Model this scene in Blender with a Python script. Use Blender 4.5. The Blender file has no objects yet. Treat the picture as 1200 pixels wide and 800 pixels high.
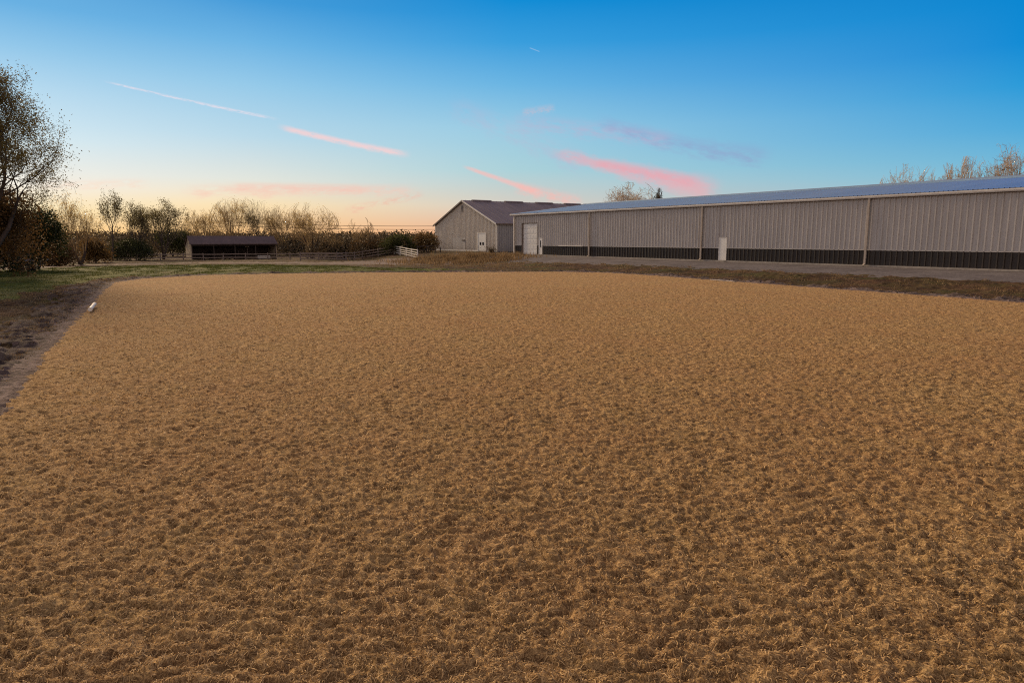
import bpy, math, random
import numpy as np
from mathutils import Vector, Matrix

random.seed(7)
RS = np.random.RandomState(11)
sc = bpy.context.scene
COL = sc.collection

# ------------------------------------------------------------------ camera
H = 2.4
F = 800.0
PITCH = math.atan(120.0 / F)
cp, sp = math.cos(PITCH), math.sin(PITCH)
cam_d = bpy.data.cameras.new("camera")
cam = bpy.data.objects.new("camera", cam_d)
COL.objects.link(cam)
cam.location = (0, 0, H)
cam.rotation_euler = (math.pi / 2 - PITCH, 0, 0)
cam_d.sensor_width = 36
cam_d.lens = 36 * F / 1200
cam_d.clip_start = 0.05
cam_d.clip_end = 20000
sc.camera = cam

def pdir(px, py):
    X = (px - 600) / F; Y = -(py - 400) / F
    return Vector((X, cp + Y * sp, -sp + Y * cp))

def pz(px, py, z=0.0):
    d = pdir(px, py); t = (z - H) / d.z
    return Vector((d.x * t, d.y * t, z))

def pdepth(px, py, depth):
    d = pdir(px, py); t = depth / d.y
    return Vector((0, 0, H)) + d * t

# ------------------------------------------------------------------ numpy noise
PERM = RS.permutation(4096)
GA = RS.rand(4096) * 2 * np.pi
GX, GY = np.cos(GA), np.sin(GA)
def perlin(x, y, seed=0):
    xi = np.floor(x).astype(np.int64); yi = np.floor(y).astype(np.int64)
    xf = x - xi; yf = y - yi
    u = xf * xf * xf * (xf * (xf * 6 - 15) + 10); v = yf * yf * yf * (yf * (yf * 6 - 15) + 10)
    def g(ix, iy, fx, fy):
        h = PERM[(PERM[(ix + seed * 57) & 4095] + iy) & 4095]
        return GX[h] * fx + GY[h] * fy
    a = g(xi, yi, xf, yf); b = g(xi + 1, yi, xf - 1, yf)
    c = g(xi, yi + 1, xf, yf - 1); d = g(xi + 1, yi + 1, xf - 1, yf - 1)
    return (a + (b - a) * u + (c - a) * v + (a - b - c + d) * u * v) * 1.5
def sstep(x, a, b):
    t = np.clip((x - a) / (b - a), 0, 1); return t * t * (3 - 2 * t)

# ------------------------------------------------------------------ layout
PL = 0.35
ax = math.atan2((600 - 53) / F, 1 / cp)         # shared building direction, left-away
D = Vector((-math.sin(ax), math.cos(ax), 0))     # along the long wall, away
N = Vector((math.cos(ax), math.sin(ax), 0))      # inward normal
C0 = pz(602, 298.4, PL)
B0 = pz(582, 296.0, PL)
qC, pC = C0.dot(N), C0.dot(D)
qB, pB = B0.dot(N), B0.dot(D)
LB_LEN, LB_W = 84.0, 24.4
BN_W, BN_LEN = 19.7, 38.0

def terrain(x, y):
    x = np.asarray(x, float); y = np.asarray(y, float)
    q = x * N.x + y * N.y; p = x * D.x + y * D.y
    def rd(q0, q1, p0, p1):
        dx = np.maximum(np.maximum(q0 - q, q - q1), 0); dy = np.maximum(np.maximum(p0 - p, p - p1), 0)
        return np.hypot(dx, dy)
    d = np.minimum(rd(qC, qC + LB_W, pC - LB_LEN, pC), rd(qB, qB + BN_LEN, pB, pB + BN_W))
    d = np.minimum(d, rd(qC, qC + LB_W, pC, pB + BN_W))
    m = 1 - sstep(d, 4.0, 15.0)
    drop = -0.42 * sstep(y, 54, 78) - 0.35 * sstep(y, 78, 112)
    far = np.hypot(x, y)
    base = drop * 1.0 + 0.05 * perlin(x / 14, y / 14, 3) * sstep(far, 48, 65)
    base = base + 5.5 * sstep(far, 450, 1500)+ 0*far
    return base * (1 - m) + PL * m
def th(x, y): return float(terrain(x, y))
def pg(px, py):
    d = pdir(px, py); o = Vector((0, 0, H)); t = 1.0
    while t < 900:
        P = o + d * t
        if P.z < th(P.x, P.y): break
        t *= 1.004
    return Vector((P.x, P.y, th(P.x, P.y)))

ARENA = [pz(*p) for p in [(-330, 930), (-130, 655), (0, 487), (62, 405), (106, 357), (122, 340), (135, 331), (170, 326.5),
         (240, 322.7), (330, 320.8), (430, 319.6), (560, 318.9), (660, 318.6), (715, 320), (770, 323.5), (830, 328),
         (1000, 340.5), (1200, 355), (1450, 372), (1750, 394)]] + [Vector((26, 3, 0)), Vector((6, -14, 0)), Vector((-6, -14, 0))]
def poly_sd(x, y, poly):
    """signed distance, positive inside"""
    n = len(poly); ins = np.zeros(x.shape, bool); dm = np.full(x.shape, 1e9)
    for i in range(n):
        a = poly[i]; b = poly[(i + 1) % n]
        ex, ey = b.x - a.x, b.y - a.y
        wx, wy = x - a.x, y - a.y
        t = np.clip((wx * ex + wy * ey) / (ex * ex + ey * ey + 1e-12), 0, 1)
        dm = np.minimum(dm, np.hypot(wx - ex * t, wy - ey * t))
        c = ((a.y > y) != (b.y > y)) & (x < (b.x - a.x) * (y - a.y) / ((b.y - a.y) + 1e-12) + a.x)
        ins ^= c
    return np.where(ins, dm, -dm)
LAWN = [pg(*p) for p in [(-400, 372), (0, 353), (60, 338), (110, 329), (150, 325.8), (240, 321.8), (330, 319.9), (430, 318.7), (540, 318.0),
        (520, 315.5), (430, 313.5), (400, 311.8), (300, 310.2), (200, 311), (100, 313), (40, 316.5), (-60, 320), (-400, 330)]]
PATH = [pg(*p) for p in [(-100, 318.5), (40, 315.3), (100, 311.4), (200, 309.2), (300, 308.8), (380, 309.8), (440, 310.8), (500, 310.3), (560, 308.5), (610, 306), (640, 303.5),
        (600, 301.2), (560, 303.5), (500, 303.8), (450, 303.5), (400, 307.2), (380, 307.6), (300, 307.8), (200, 308.4), (100, 310.3), (40, 313.3), (-100, 316.5)]]

# ------------------------------------------------------------------ helpers
def link(o, parent=None):
    COL.objects.link(o)
    if parent is not None: o.parent = parent
    return o
def tag(o, label=None, cat=None, group=None, kind=None):
    if label: o["label"] = label
    if cat: o["category"] = cat
    if group: o["group"] = group
    if kind: o["kind"] = kind
    return o
def empty(name, loc=(0, 0, 0), rz=0):
    o = bpy.data.objects.new(name, None); COL.objects.link(o)
    o.location = loc; o.rotation_euler = (0, 0, rz); o.empty_display_size = 0.3
    return o
def np_mesh(name, V, Fq, mat, parent=None, smooth=False):
    V = np.asarray(V, np.float32); Fq = np.asarray(Fq, np.int32)
    me = bpy.data.meshes.new(name)
    k = Fq.shape[1]; nf = Fq.shape[0]
    me.vertices.add(len(V)); me.vertices.foreach_set("co", V.ravel())
    me.loops.add(nf * k); me.loops.foreach_set("vertex_index", Fq.ravel())
    me.polygons.add(nf); me.polygons.foreach_set("loop_start", np.arange(0, nf * k, k, dtype=np.int32))
    me.polygons.foreach_set("loop_total", np.full(nf, k, np.int32))
    if smooth: me.polygons.foreach_set("use_smooth", np.ones(nf, bool))
    me.update(calc_edges=True); me.validate()
    me.materials.append(mat)
    return link(bpy.data.objects.new(name, me), parent)

class MB:
    def __init__(s): s.v = []; s.f = []
    def add(s, vs, fs):
        b = len(s.v); s.v += [tuple(v) for v in vs]; s.f += [tuple(b + i for i in f) for f in fs]; return s
    def box(s, x0, x1, y0, y1, z0, z1):
        v = [(x0, y0, z0), (x1, y0, z0), (x1, y1, z0), (x0, y1, z0), (x0, y0, z1), (x1, y0, z1), (x1, y1, z1), (x0, y1, z1)]
        return s.add(v, [(0, 3, 2, 1), (4, 5, 6, 7), (0, 1, 5, 4), (1, 2, 6, 5), (2, 3, 7, 6), (3, 0, 4, 7)])
    def prism(s, pts, off):
        """closed polygon pts extruded by vector off"""
        n = len(pts); v = [tuple(p) for p in pts] + [tuple(Vector(p) + Vector(off)) for p in pts]
        return s.add(v, [tuple(range(n))[::-1], tuple(range(n, 2 * n))] + [(i, (i + 1) % n, n + (i + 1) % n, n + i) for i in range(n)])
    def tube(s, pts, r, n=8, cap=True):
        pts = [Vector(p) for p in pts]; b = len(s.v)
        rs = r if isinstance(r, (list, tuple)) else [r] * len(pts)
        for i, p in enumerate(pts):
            t = (pts[min(i + 1, len(pts) - 1)] - pts[max(i - 1, 0)]).normalized()
            a = t.orthogonal().normalized() if i == 0 else (a - t * a.dot(t)).normalized()
            c = t.cross(a)
            for k in range(n):
                th_ = 2 * math.pi * k / n
                s.v.append(tuple(p + (a * math.cos(th_) + c * math.sin(th_)) * rs[i]))
        for i in range(len(pts) - 1):
            for k in range(n):
                s.f.append((b + i * n + k, b + i * n + (k + 1) % n, b + (i + 1) * n + (k + 1) % n, b + (i + 1) * n + k))
        if cap:
            s.f.append(tuple(b + k for k in range(n))[::-1]); e = b + (len(pts) - 1) * n
            s.f.append(tuple(e + k for k in range(n)))
        return s
    def rail(s, a, b, w, h):
        """board from a to b (points on its centre line), w thick, h tall"""
        a = Vector(a); b = Vector(b); d = (b - a); n = Vector((-d.y, d.x, 0)).normalized() * (w / 2); u = Vector((0, 0, h / 2))
        v = [a - n - u, a + n - u, a + n + u, a - n + u, b - n - u, b + n - u, b + n + u, b - n + u]
        return s.add(v, [(3, 2, 1, 0), (4, 5, 6, 7), (0, 1, 5, 4), (1, 2, 6, 5), (2, 3, 7, 6), (3, 0, 4, 7)])
    def build(s, name, mat, parent=None, bevel=0, smooth=False):
        me = bpy.data.meshes.new(name); me.from_pydata(s.v, [], s.f); me.update()
        me.materials.append(mat)
        if smooth: me.polygons.foreach_set("use_smooth", np.ones(len(me.polygons), bool))
        o = link(bpy.data.objects.new(name, me), parent)
        if bevel:
            m = o.modifiers.new("bevel", 'BEVEL'); m.width = bevel; m.segments = 2; m.limit_method = 'ANGLE'
        return o

# ------------------------------------------------------------------ materials
class NT:
    def __init__(s, nt): s.nt = nt
    def n(s, t, **kw):
        nd = s.nt.nodes.new(t)
        for k, v in kw.items():
            if k == 'inp':
                for kk, vv in v.items():
                    if isinstance(vv, bpy.types.NodeSocket): s.nt.links.new(vv, nd.inputs[kk])
                    else: nd.inputs[kk].default_value = vv
            else: setattr(nd, k, v)
        return nd
    def math(s, op, a, b=None, c=None, clamp=False):
        nd = s.nt.nodes.new('ShaderNodeMath'); nd.operation = op; nd.use_clamp = clamp
        for i, v in enumerate((a, b, c)):
            if v is None: continue
            if isinstance(v, bpy.types.NodeSocket): s.nt.links.new(v, nd.inputs[i])
            else: nd.inputs[i].default_value = v
        return nd.outputs[0]
    def mix(s, f, a, b, mode='MIX'):
        nd = s.nt.nodes.new('ShaderNodeMix'); nd.data_type = 'RGBA'; nd.blend_type = mode
        for sock, v in ((nd.inputs[0], f), (nd.inputs[6], a), (nd.inputs[7], b)):
            if isinstance(v, bpy.types.NodeSocket): s.nt.links.new(v, sock)
            elif isinstance(v, (int, float)): sock.default_value = v
            else: sock.default_value = (*v[:3], 1)
        return nd.outputs[2]
    def noise(s, vec, scale, detail=4, rough=0.6, dist=0.0):
        nd = s.n('ShaderNodeTexNoise', inp={'Scale': scale, 'Detail': detail, 'Roughness': rough, 'Distortion': dist})
        if vec is not None: s.nt.links.new(vec, nd.inputs['Vector'])
        return nd.outputs['Fac']
    def ramp(s, f, stops, interp='LINEAR'):
        nd = s.n('ShaderNodeValToRGB'); cr = nd.color_ramp; cr.interpolation = interp
        while len(cr.elements) < len(stops): cr.elements.new(0.5)
        for e, (p, c) in zip(cr.elements, stops): e.position = p; e.color = (*c[:3], 1) if not isinstance(c, (int, float)) else (c, c, c, 1)
        if isinstance(f, bpy.types.NodeSocket): s.nt.links.new(f, nd.inputs[0])
        return nd.outputs[0]
    def scale(s, vec, sx, sy, sz):
        nd = s.n('ShaderNodeMapping'); nd.inputs['Scale'].default_value = (sx, sy, sz); s.nt.links.new(vec, nd.inputs[0]); return nd.outputs[0]

def newmat(name):
    m = bpy.data.materials.new(name); m.use_nodes = True; m.node_tree.nodes.clear()
    t = NT(m.node_tree); out = t.n('ShaderNodeOutputMaterial'); b = t.n('ShaderNodeBsdfPrincipled')
    m.node_tree.links.new(b.outputs[0], out.inputs[0])
    return m, t, b, out

def simple(name, c1, c2=None, scale=3.0, rough=0.7, metal=0.0, bump=0.0, stretch=(1, 1, 1), spec=0.5, lo=.35, hi=.68, detail=5):
    m, t, b, out = newmat(name)
    geo = t.n('ShaderNodeTexCoord').outputs['Object']
    v = t.scale(geo, *stretch)
    f = t.noise(v, scale, detail, 0.62)
    c2 = c2 or tuple(x * 0.7 for x in c1)
    col = t.ramp(f, [(lo, c2), (hi, c1)])
    m.node_tree.links.new(col, b.inputs['Base Color'])
    b.inputs['Roughness'].default_value = rough; b.inputs['Metallic'].default_value = metal
    b.inputs['Specular IOR Level'].default_value = spec
    if bump:
        bp = t.n('ShaderNodeBump', inp={'Strength': 1.0, 'Distance': bump, 'Height': f})
        m.node_tree.links.new(bp.outputs[0], b.inputs['Normal'])
    return m

def ground_mat(name, cols, s1, s2, bumpd, rough=0.95, fine=60.0, patch=None, spec=0.1, sheen=0.0):
    """cols: (dark, mid, light); s1 patch scale, s2 clump scale"""
    m, t, b, out = newmat(name)
    P = t.n('ShaderNodeNewGeometry').outputs['Position']
    a = t.noise(P, s1, 4, 0.55); c = t.noise(P, s2, 5, 0.65, 0.6); d = t.noise(P, fine, 3, 0.7)
    mixv = t.math('ADD', t.math('MULTIPLY', a, 0.30), t.math('ADD', t.math('MULTIPLY', c, 0.42), t.math('MULTIPLY', d, 0.28)))
    col = t.ramp(mixv, [(0.38, cols[0]), (0.5, cols[1]), (0.62, cols[2])])
    if patch:
        f = t.ramp(t.noise(P, patch[0], 5, 0.6), [(patch[2], 0.0), (patch[3], 1.0)])
        col = t.mix(f, col, patch[1])
    m.node_tree.links.new(col, b.inputs['Base Color'])
    b.inputs['Roughness'].default_value = rough; b.inputs['Specular IOR Level'].default_value = spec
    h = t.math('ADD', t.math('MULTIPLY', c, 0.6), t.math('MULTIPLY', d, 0.4))
    bp = t.n('ShaderNodeBump', inp={'Strength': 1.0, 'Distance': bumpd, 'Height': h})
    m.node_tree.links.new(bp.outputs[0], b.inputs['Normal'])
    if sheen:
        b.inputs['Sheen Weight'].default_value = sheen; b.inputs['Sheen Roughness'].default_value = 0.5
    return m

def leaf_mat(name, c1, c2, trans=0.35):
    m, t, b, out = newmat(name)
    P = t.n('ShaderNodeNewGeometry')
    f = t.noise(P.outputs['Position'], 0.9, 3, 0.6)
    r = t.math('ADD', t.math('MULTIPLY', P.outputs['Random Per Island'], 0.6), t.math('MULTIPLY', f, 0.4))
    col = t.ramp(r, [(0.15, c1), (0.75, c2)])
    b.inputs['Roughness'].default_value = 0.7; b.inputs['Specular IOR Level'].default_value = 0.2
    m.node_tree.links.new(col, b.inputs['Base Color'])
    tr = t.n('ShaderNodeBsdfTranslucent'); m.node_tree.links.new(col, tr.inputs[0])
    mx = t.n('ShaderNodeMixShader', inp={0: trans}); m.node_tree.links.new(b.outputs[0], mx.inputs[1]); m.node_tree.links.new(tr.outputs[0], mx.inputs[2])
    m.node_tree.links.new(mx.outputs[0], out.inputs[0])
    return m

M = {}
# arena fibre footing
m, t, b, out = newmat("arena_fibre")
P = t.n('ShaderNodeNewGeometry').outputs['Position']
a = t.noise(P, 0.35, 4, 0.55); c = t.noise(P, 11.0, 5, 0.7, 1.0); d = t.noise(P, 70.0, 4, 0.75, 1.5); e = t.noise(P, 1.6, 3, .6)
v = t.math('ADD', t.math('MULTIPLY', c, 0.4), t.math('MULTIPLY', d, 0.6))
col = t.ramp(v, [(0.40, (.075, .040, .017)), (0.49, (.29, .180, .082)), (0.57, (.64, .43, .20))])  # low spots of the bump noise coloured darker, as shade in the pits
col = t.mix(t.ramp(a, [(.35, 0.0), (.7, .35)]), col, (.34, .175, .085))
col = t.mix(t.ramp(e, [(.45, 0.0), (.75, .35)]), col, (.27, .19, .075))
m.node_tree.links.new(col, b.inputs['Base Color'])
b.inputs['Roughness'].default_value = 0.95; b.inputs['Specular IOR Level'].default_value = 0.08
bp = t.n('ShaderNodeBump', inp={'Strength': 1.0, 'Distance': 0.022, 'Height': t.math('ADD', t.math('MULTIPLY', d, 0.6), t.math('MULTIPLY', c, 1.6))})
m.node_tree.links.new(bp.outputs[0], b.inputs['Normal'])
M['arena'] = m
M['strand'] = leaf_mat("fibre_strand", (.17, .095, .04), (.56, .375, .18), 0.15)
M['lawn'] = ground_mat("lawn_turf", ((.018, .026, .004), (.06, .078, .010), (.15, .14, .028)), 0.25, 2.5, 0.05, patch=(0.35, (.11, .085, .03), .5, .72))
M['ground'] = ground_mat("dry_turf", ((.018, .011, .007), (.065, .036, .021), (.15, .09, .05)), 0.3, 2.0, 0.10, patch=(0.25, (.06, .058, .018), .45, .68))
M['verge'] = ground_mat("clay_verge", ((.022, .016, .014), (.065, .048, .043), (.17, .135, .13)), 0.6, 4.0, 0.06, fine=40)
M['gravel'] = ground_mat("grey_gravel", ((.05, .045, .05), (.105, .094, .102), (.18, .165, .172)), 0.4, 5.0, 0.02, fine=45)
M['border'] = ground_mat("pinkish_gravel", ((.045, .033, .03), (.13, .095, .088), (.26, .20, .19)), 0.8, 6.0, 0.06, fine=40)
M['path'] = ground_mat("pale_track", ((.08, .055, .045), (.14, .105, .09), (.22, .17, .15)), 0.3, 4.0, 0.02, fine=35)
M['grass'] = leaf_mat("grass_blade", (.03, .045, .008), (.11, .12, .028), 0.3)
M['drygrass'] = leaf_mat("dry_grass_blade", (.05, .032, .018), (.34, .23, .12), 0.3)
M['bark'] = simple("bark", (.075, .052, .040), (.03, .02, .016), 6, 0.9, bump=.02, stretch=(1, 1, .3))
M['palebark'] = simple("pale_bark", (.55, .42, .30), (.36, .27, .18), 6, 0.9, stretch=(1, 1, .3))
M['goldbark'] = simple("twig_bark", (.42, .29, .13), (.24, .16, .07), 6, 0.9, stretch=(1, 1, .3))
M['leaf_olive'] = leaf_mat("leaf_olive", (.06, .05, .018), (.24, .19, .065), .35)
M['leaf_dark'] = leaf_mat("leaf_dark", (.014, .020, .007), (.055, .06, .018), .25)
M['leaf_green'] = leaf_mat("leaf_green", (.022, .03, .01), (.085, .09, .022), .3)
M['leaf_gold'] = leaf_mat("leaf_gold", (.30, .20, .06), (.70, .52, .20), .6)
M['leaf_rust'] = leaf_mat("leaf_rust", (.055, .030, .013), (.17, .10, .038), .35)
M['leaf_brown'] = leaf_mat("leaf_brown", (.028, .022, .013), (.10, .072, .04), .3)
M['leaf_orange'] = leaf_mat("leaf_orange", (.07, .04, .014), (.20, .12, .04), .35)

def wall_mat(name, c1, c2, rough=0.5, dirt=(.16, .12, .09), dz=0.9, metal=0.0):
    m, t, b, out = newmat(name)
    O = t.n('ShaderNodeTexCoord').outputs['Object']
    f = t.noise(t.scale(O, .6, .6, .12), 2.2, 5, .6)
    col = t.ramp(f, [(.35, c2), (.65, c1)])
    sx_ = t.n('ShaderNodeSeparateXYZ'); m.node_tree.links.new(O, sx_.inputs[0])
    pid = t.math('FLOOR', t.math('DIVIDE', t.math('ADD', sx_.outputs[0], sx_.outputs[1]), 1.2))
    wn = t.n('ShaderNodeTexWhiteNoise', noise_dimensions='1D'); m.node_tree.links.new(pid, wn.inputs['W'])
    col = t.mix(t.math('MULTIPLY', wn.outputs[0], .16), col, c2 if isinstance(c2, tuple) else c1)
    st = t.ramp(t.noise(t.scale(O, 3.0, 3.0, .25), 3.0, 5, .65), [(.52, 0.0), (.78, .35)])
    col = t.mix(st, col, dirt)
    sep = t.n('ShaderNodeSeparateXYZ'); m.node_tree.links.new(O, sep.inputs[0])
    lowm = t.math('SUBTRACT', 1.0, t.math('DIVIDE', sep.outputs[2], dz), clamp=True)
    sp_ = t.math('MULTIPLY', lowm, t.ramp(t.noise(O, 4.0, 5, .7), [(.4, 0.1), (.65, .75)]))
    col = t.mix(sp_, col, dirt)
    m.node_tree.links.new(col, b.inputs['Base Color'])
    b.inputs['Roughness'].default_value = rough; b.inputs['Metallic'].default_value = metal
    return m
M['tan'] = wall_mat("tan_steel", (.46, .435, .42), (.39, .37, .36), .5)
M['shadedsteel'] = wall_mat("shaded_steel", (.27, .27, .30), (.22, .22, .25), .5, dirt=(.12, .11, .11))  # bluish shade of the barn's unlit side put into the wall colour
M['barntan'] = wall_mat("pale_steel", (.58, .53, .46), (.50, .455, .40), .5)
M['wainscot'] = wall_mat("dark_brown_steel", (.026, .018, .013), (.018, .012, .01), .55, dirt=(.06, .045, .035), dz=.5)
M['white'] = wall_mat("white_paint", (.78, .77, .74), (.70, .69, .66), .45, dirt=(.4, .35, .3), dz=.4)
M['trim'] = simple("pale_trim", (.72, .69, .64), (.60, .57, .53), 2, .45)
M['spout'] = simple("downspout_paint", (.42, .36, .31), (.32, .27, .23), 2, .45)
M['rake'] = simple("rake_trim", (.14, .10, .085), (.10, .07, .06), 2, .5)
M['roof'] = simple("galvanised_roof", (.52, .66, .76), (.45, .58, .68), .6, .30, metal=.88, stretch=(1, .1, 1))
M['barnroof'] = simple("weathered_roof", (.20, .16, .17), (.14, .11, .12), .7, .5, metal=.15, stretch=(1, .15, 1))
M['shedroof'] = simple("maroon_roof", (.105, .068, .07), (.065, .042, .046), 1.2, .6, stretch=(1, .3, 1))
M['black'] = simple("dark_gap", (.012, .010, .010), (.006, .006, .006), 2, .8)
M['glass'] = simple("dark_glass", (.02, .022, .025), (.015, .015, .018), 2, .08)
M['concrete'] = simple("concrete", (.40, .36, .31), (.27, .24, .21), 2.5, .85)
M['wood'] = simple("weathered_wood", (.24, .19, .165), (.13, .10, .085), 3, .85, stretch=(1, 1, 4))
M['darkwood'] = simple("dark_wood", (.06, .042, .034), (.03, .02, .018), 3, .85, stretch=(1, 1, 4))
M['shedwall'] = simple("pale_board", (.42, .34, .25), (.28, .22, .16), 2, .8, stretch=(1, 1, .4))
M['whiteboard'] = simple("white_board", (.80, .77, .72), (.58, .54, .50), 5, .6)
M['wire'] = simple("wire", (.05, .045, .05), None, 2, .6)
M['steel'] = simple("dull_steel", (.25, .25, .27), (.15, .15, .16), 4, .5, metal=.5)
M['water_tub'] = simple("galvanised_tub", (.55, .53, .50), (.4, .38, .36), 4, .5)
M['tarp'] = simple("grey_blue_tarp", (.22, .24, .30), (.12, .13, .17), 5, .6)
M['rubber'] = simple("rubber", (.02, .02, .02), (.012, .012, .012), 5, .9)

# ------------------------------------------------------------------ terrain, split by zone
def arena_h(x, y):
    wx = x + 0.10 * perlin(x / .55, y / .55, 21); wy = y + 0.10 * perlin(x / .55, y / .55, 22)
    h = 0.012 * perlin(wx / 1.3, wy / 1.1, 1)
    r1 = 1 - np.abs(perlin(wx / .22, wy / .15, 2)) * 2.0
    h += 0.011 * r1
    h += 0.028 * perlin(wx / .15, wy / .075, 5)
    r2 = 1 - np.abs(perlin(wx / .09, wy / .06, 6)) * 2.0
    h += 0.013 * r2
    h += 0.009 * perlin(wx / .045, wy / .038, 8)
    h += 0.0035 * perlin(wx / .022, wy / .02, 9)
    return h
def rough_h(x, y, a):
    return a * (0.05 * perlin(x / 1.6, y / 1.6, 31) + 0.045 * (1 - 2 * np.abs(perlin(x / .7, y / .7, 32))) + 0.03 * perlin(x / .3, y / .3, 33) + .012 * perlin(x / .11, y / .11, 34))

def zone_of(x, y):
    q = x * N.x + y * N.y; p = x * D.x + y * D.y
    far = np.hypot(x, y)
    j = 0.28 * perlin(x / 1.1, y / 1.1, 41) + 0.13 * perlin(x / .35, y / .35, 42)
    z = np.zeros(x.shape, int)                      # 0 ground
    sa = poly_sd(x, y, ARENA)
    j2 = j * (1 + far / 60)
    verge = (sa > -1.5 - 3 * j2) & (q < 18) & (y < 44)
    sl = poly_sd(x, y, LAWN)
    z[verge] = 3
    z[(sl > j2 * 1.4) & (sa < -0.9)] = 2
    z[(sa > -1.0 - j2) & (sa <= 0) & (z != 2)] = 3
    sp_ = poly_sd(x, y, PATH)
    z[sp_ > j2 * .6] = 5
    g = (q > 41.2 + 3 * j2) & (q < qC + 1) & (p < pC + 6) & (p > pC - LB_LEN - 10)
    z[g] = 4
    j3 = .5 * perlin(x / .5, y / .5, 44) + .35 * perlin(x / .16, y / .16, 45)
    z[(sa > -.12 - .3 * j - 1.6 * np.abs(j3)) & (sa <= 0.3) & ((q < 10) | (q > 24)) & (z != 2)] = 6
    z[(sa > 0.2 * j + .22 * j3)] = 1
    return z, sa

def build_terrain():
    az = np.radians(np.linspace(-57, 57, 1120))
    r1 = 1.1 * np.exp(np.arange(0, 1150) * 0.00352); r1 = r1[r1 < 62]
    r2 = [r1[-1]]
    while r2[-1] < 5200: r2.append(r2[-1] * 1.013)
    r = np.concatenate([r1, r2[1:]])
    A, R = np.meshgrid(az, r)
    x = R * np.sin(A); y = R * np.cos(A)
    zn, sa = zone_of(x, y)
    base = terrain(x, y)
    fade = sstep(sa, 0.0, 0.8)
    near = 1 - sstep(R, 100, 200)
    qd = x * N.x + y * N.y
    berm = 0.22 * np.exp(-((qd - 37.5) / 2.2) ** 2) * sstep(y, 8, 20) * (1 - sstep(y, 62, 75)) * (0.6 + .8 * perlin(x / 5, y / 5, 51))
    amp = np.where(zn == 4, 0.2, np.where(zn == 6, 1.2, np.where(zn == 5, 0.15, np.where(zn == 2, 0.55, np.where(zn == 3, 2.0, 1.3)))))
    amp = amp * sstep(-sa, 0.0, 0.7)
    hh = base + rough_h(x, y, amp) * near + berm * near
    isA = sa > -0.4
    hA = np.zeros_like(hh)
    hA[isA] = arena_h(x[isA], y[isA])
    hh = hh + hA * sstep(sa, -0.4, 0.1)
    V = np.stack([x, y, hh], -1).reshape(-1, 3)
    nr, nc = x.shape
    idx = np.arange(nr * nc).reshape(nr, nc)
    Q = np.stack([idx[:-1, :-1], idx[:-1, 1:], idx[1:, 1:], idx[1:, :-1]], -1).reshape(-1, 4)[:, ::-1]
    zf = zn[:-1, :-1].reshape(-1)
    names = {0: ("ground", 'ground'), 1: ("riding_arena", 'arena'), 2: ("lawn", 'lawn'), 3: ("verge", 'verge'), 4: ("gravel_drive", 'gravel'), 5: ("path", 'path'), 6: ("gravel_border", 'border')}
    for k, (nm, mt) in names.items():
        q = Q[zf == k]
        if not len(q): continue
        u, inv = np.unique(q, return_inverse=True)
        o = np_mesh(nm, V[u], inv.reshape(-1, 4), M[mt], smooth=True)
        tag(o, kind='structure')
    # the rest of the circle (behind the photographer) and the disc under the camera
    az2 = np.radians(np.linspace(57, 303, 60))
    A, R = np.meshgrid(az2, np.array([0.0, 1.1, 3, 6, 12, 25, 50, 100, 300, 1000, 5200]))
    x = R * np.sin(A); y = R * np.cos(A)
    V = np.stack([x, y, terrain(x, y) * 0], -1).reshape(-1, 3)
    nr, nc = x.shape; idx = np.arange(nr * nc).reshape(nr, nc)
    Q = np.stack([idx[:-1, :-1], idx[:-1, 1:], idx[1:, 1:], idx[1:, :-1]], -1).reshape(-1, 4)[:, ::-1]
    tag(np_mesh("ground", V, Q, M['arena']), kind='structure')
    A, R = np.meshgrid(np.radians(np.linspace(-57, 57, 20)), np.array([0.0, 1.1]))
    x = R * np.sin(A); y = R * np.cos(A); V = np.stack([x, y, x * 0], -1).reshape(-1, 3)
    nr, nc = x.shape; idx = np.arange(nr * nc).reshape(nr, nc)
    Q = np.stack([idx[:-1, :-1], idx[:-1, 1:], idx[1:, 1:], idx[1:, :-1]], -1).reshape(-1, 4)[:, ::-1]
    tag(np_mesh("ground", V, Q, M['arena']), kind='structure')
build_terrain()

# loose strands on the footing
def strands(n, r0, r1, size, name, label):
    u = RS.rand(n) ** 1.25; r = np.exp(np.log(r0) + u * (np.log(r1) - np.log(r0))); a = np.radians(RS.uniform(-50, 50, n))
    x = r * np.sin(a); y = r * np.cos(a)
    sa = poly_sd(x, y, ARENA); k = sa > 0.3; x, y, r = x[k], y[k], r[k]; n = len(x)
    ph = RS.rand(n) * 2 * np.pi; L = size * (0.5 + RS.rand(n)); w = 0.0010 + 0.00035 * r
    cur = (RS.rand(n) - .5) * 2.4
    P = []
    px, py, an = x.copy(), y.copy(), ph
    zo = RS.rand(n) * .012
    for i in range(4):
        z = arena_h(px, py) + .003 + zo * (1 if i in (1, 2) else .4)
        nx, ny = -np.sin(an) * w, np.cos(an) * w
        P.append(np.stack([px - nx, py - ny, z], -1)); P.append(np.stack([px + nx, py + ny, z + w * .8], -1))
        px = px + np.cos(an) * L / 3; py = py + np.sin(an) * L / 3; an = an + cur / 3
    V = np.stack(P, 1).reshape(-1, 3)
    b = np.arange(n)[:, None] * 8
    Q = np.concatenate([b + np.array([[2 * i, 2 * i + 2, 2 * i + 3, 2 * i + 1]]) for i in range(3)], 0)
    tag(np_mesh(name, V, Q, M['strand']), label, "fibre", kind='stuff')
strands(170000, 2.2, 34.0, 0.028, "arena_fibre", "loose straw coloured fibres lying over the tan riding arena footing")

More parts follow.
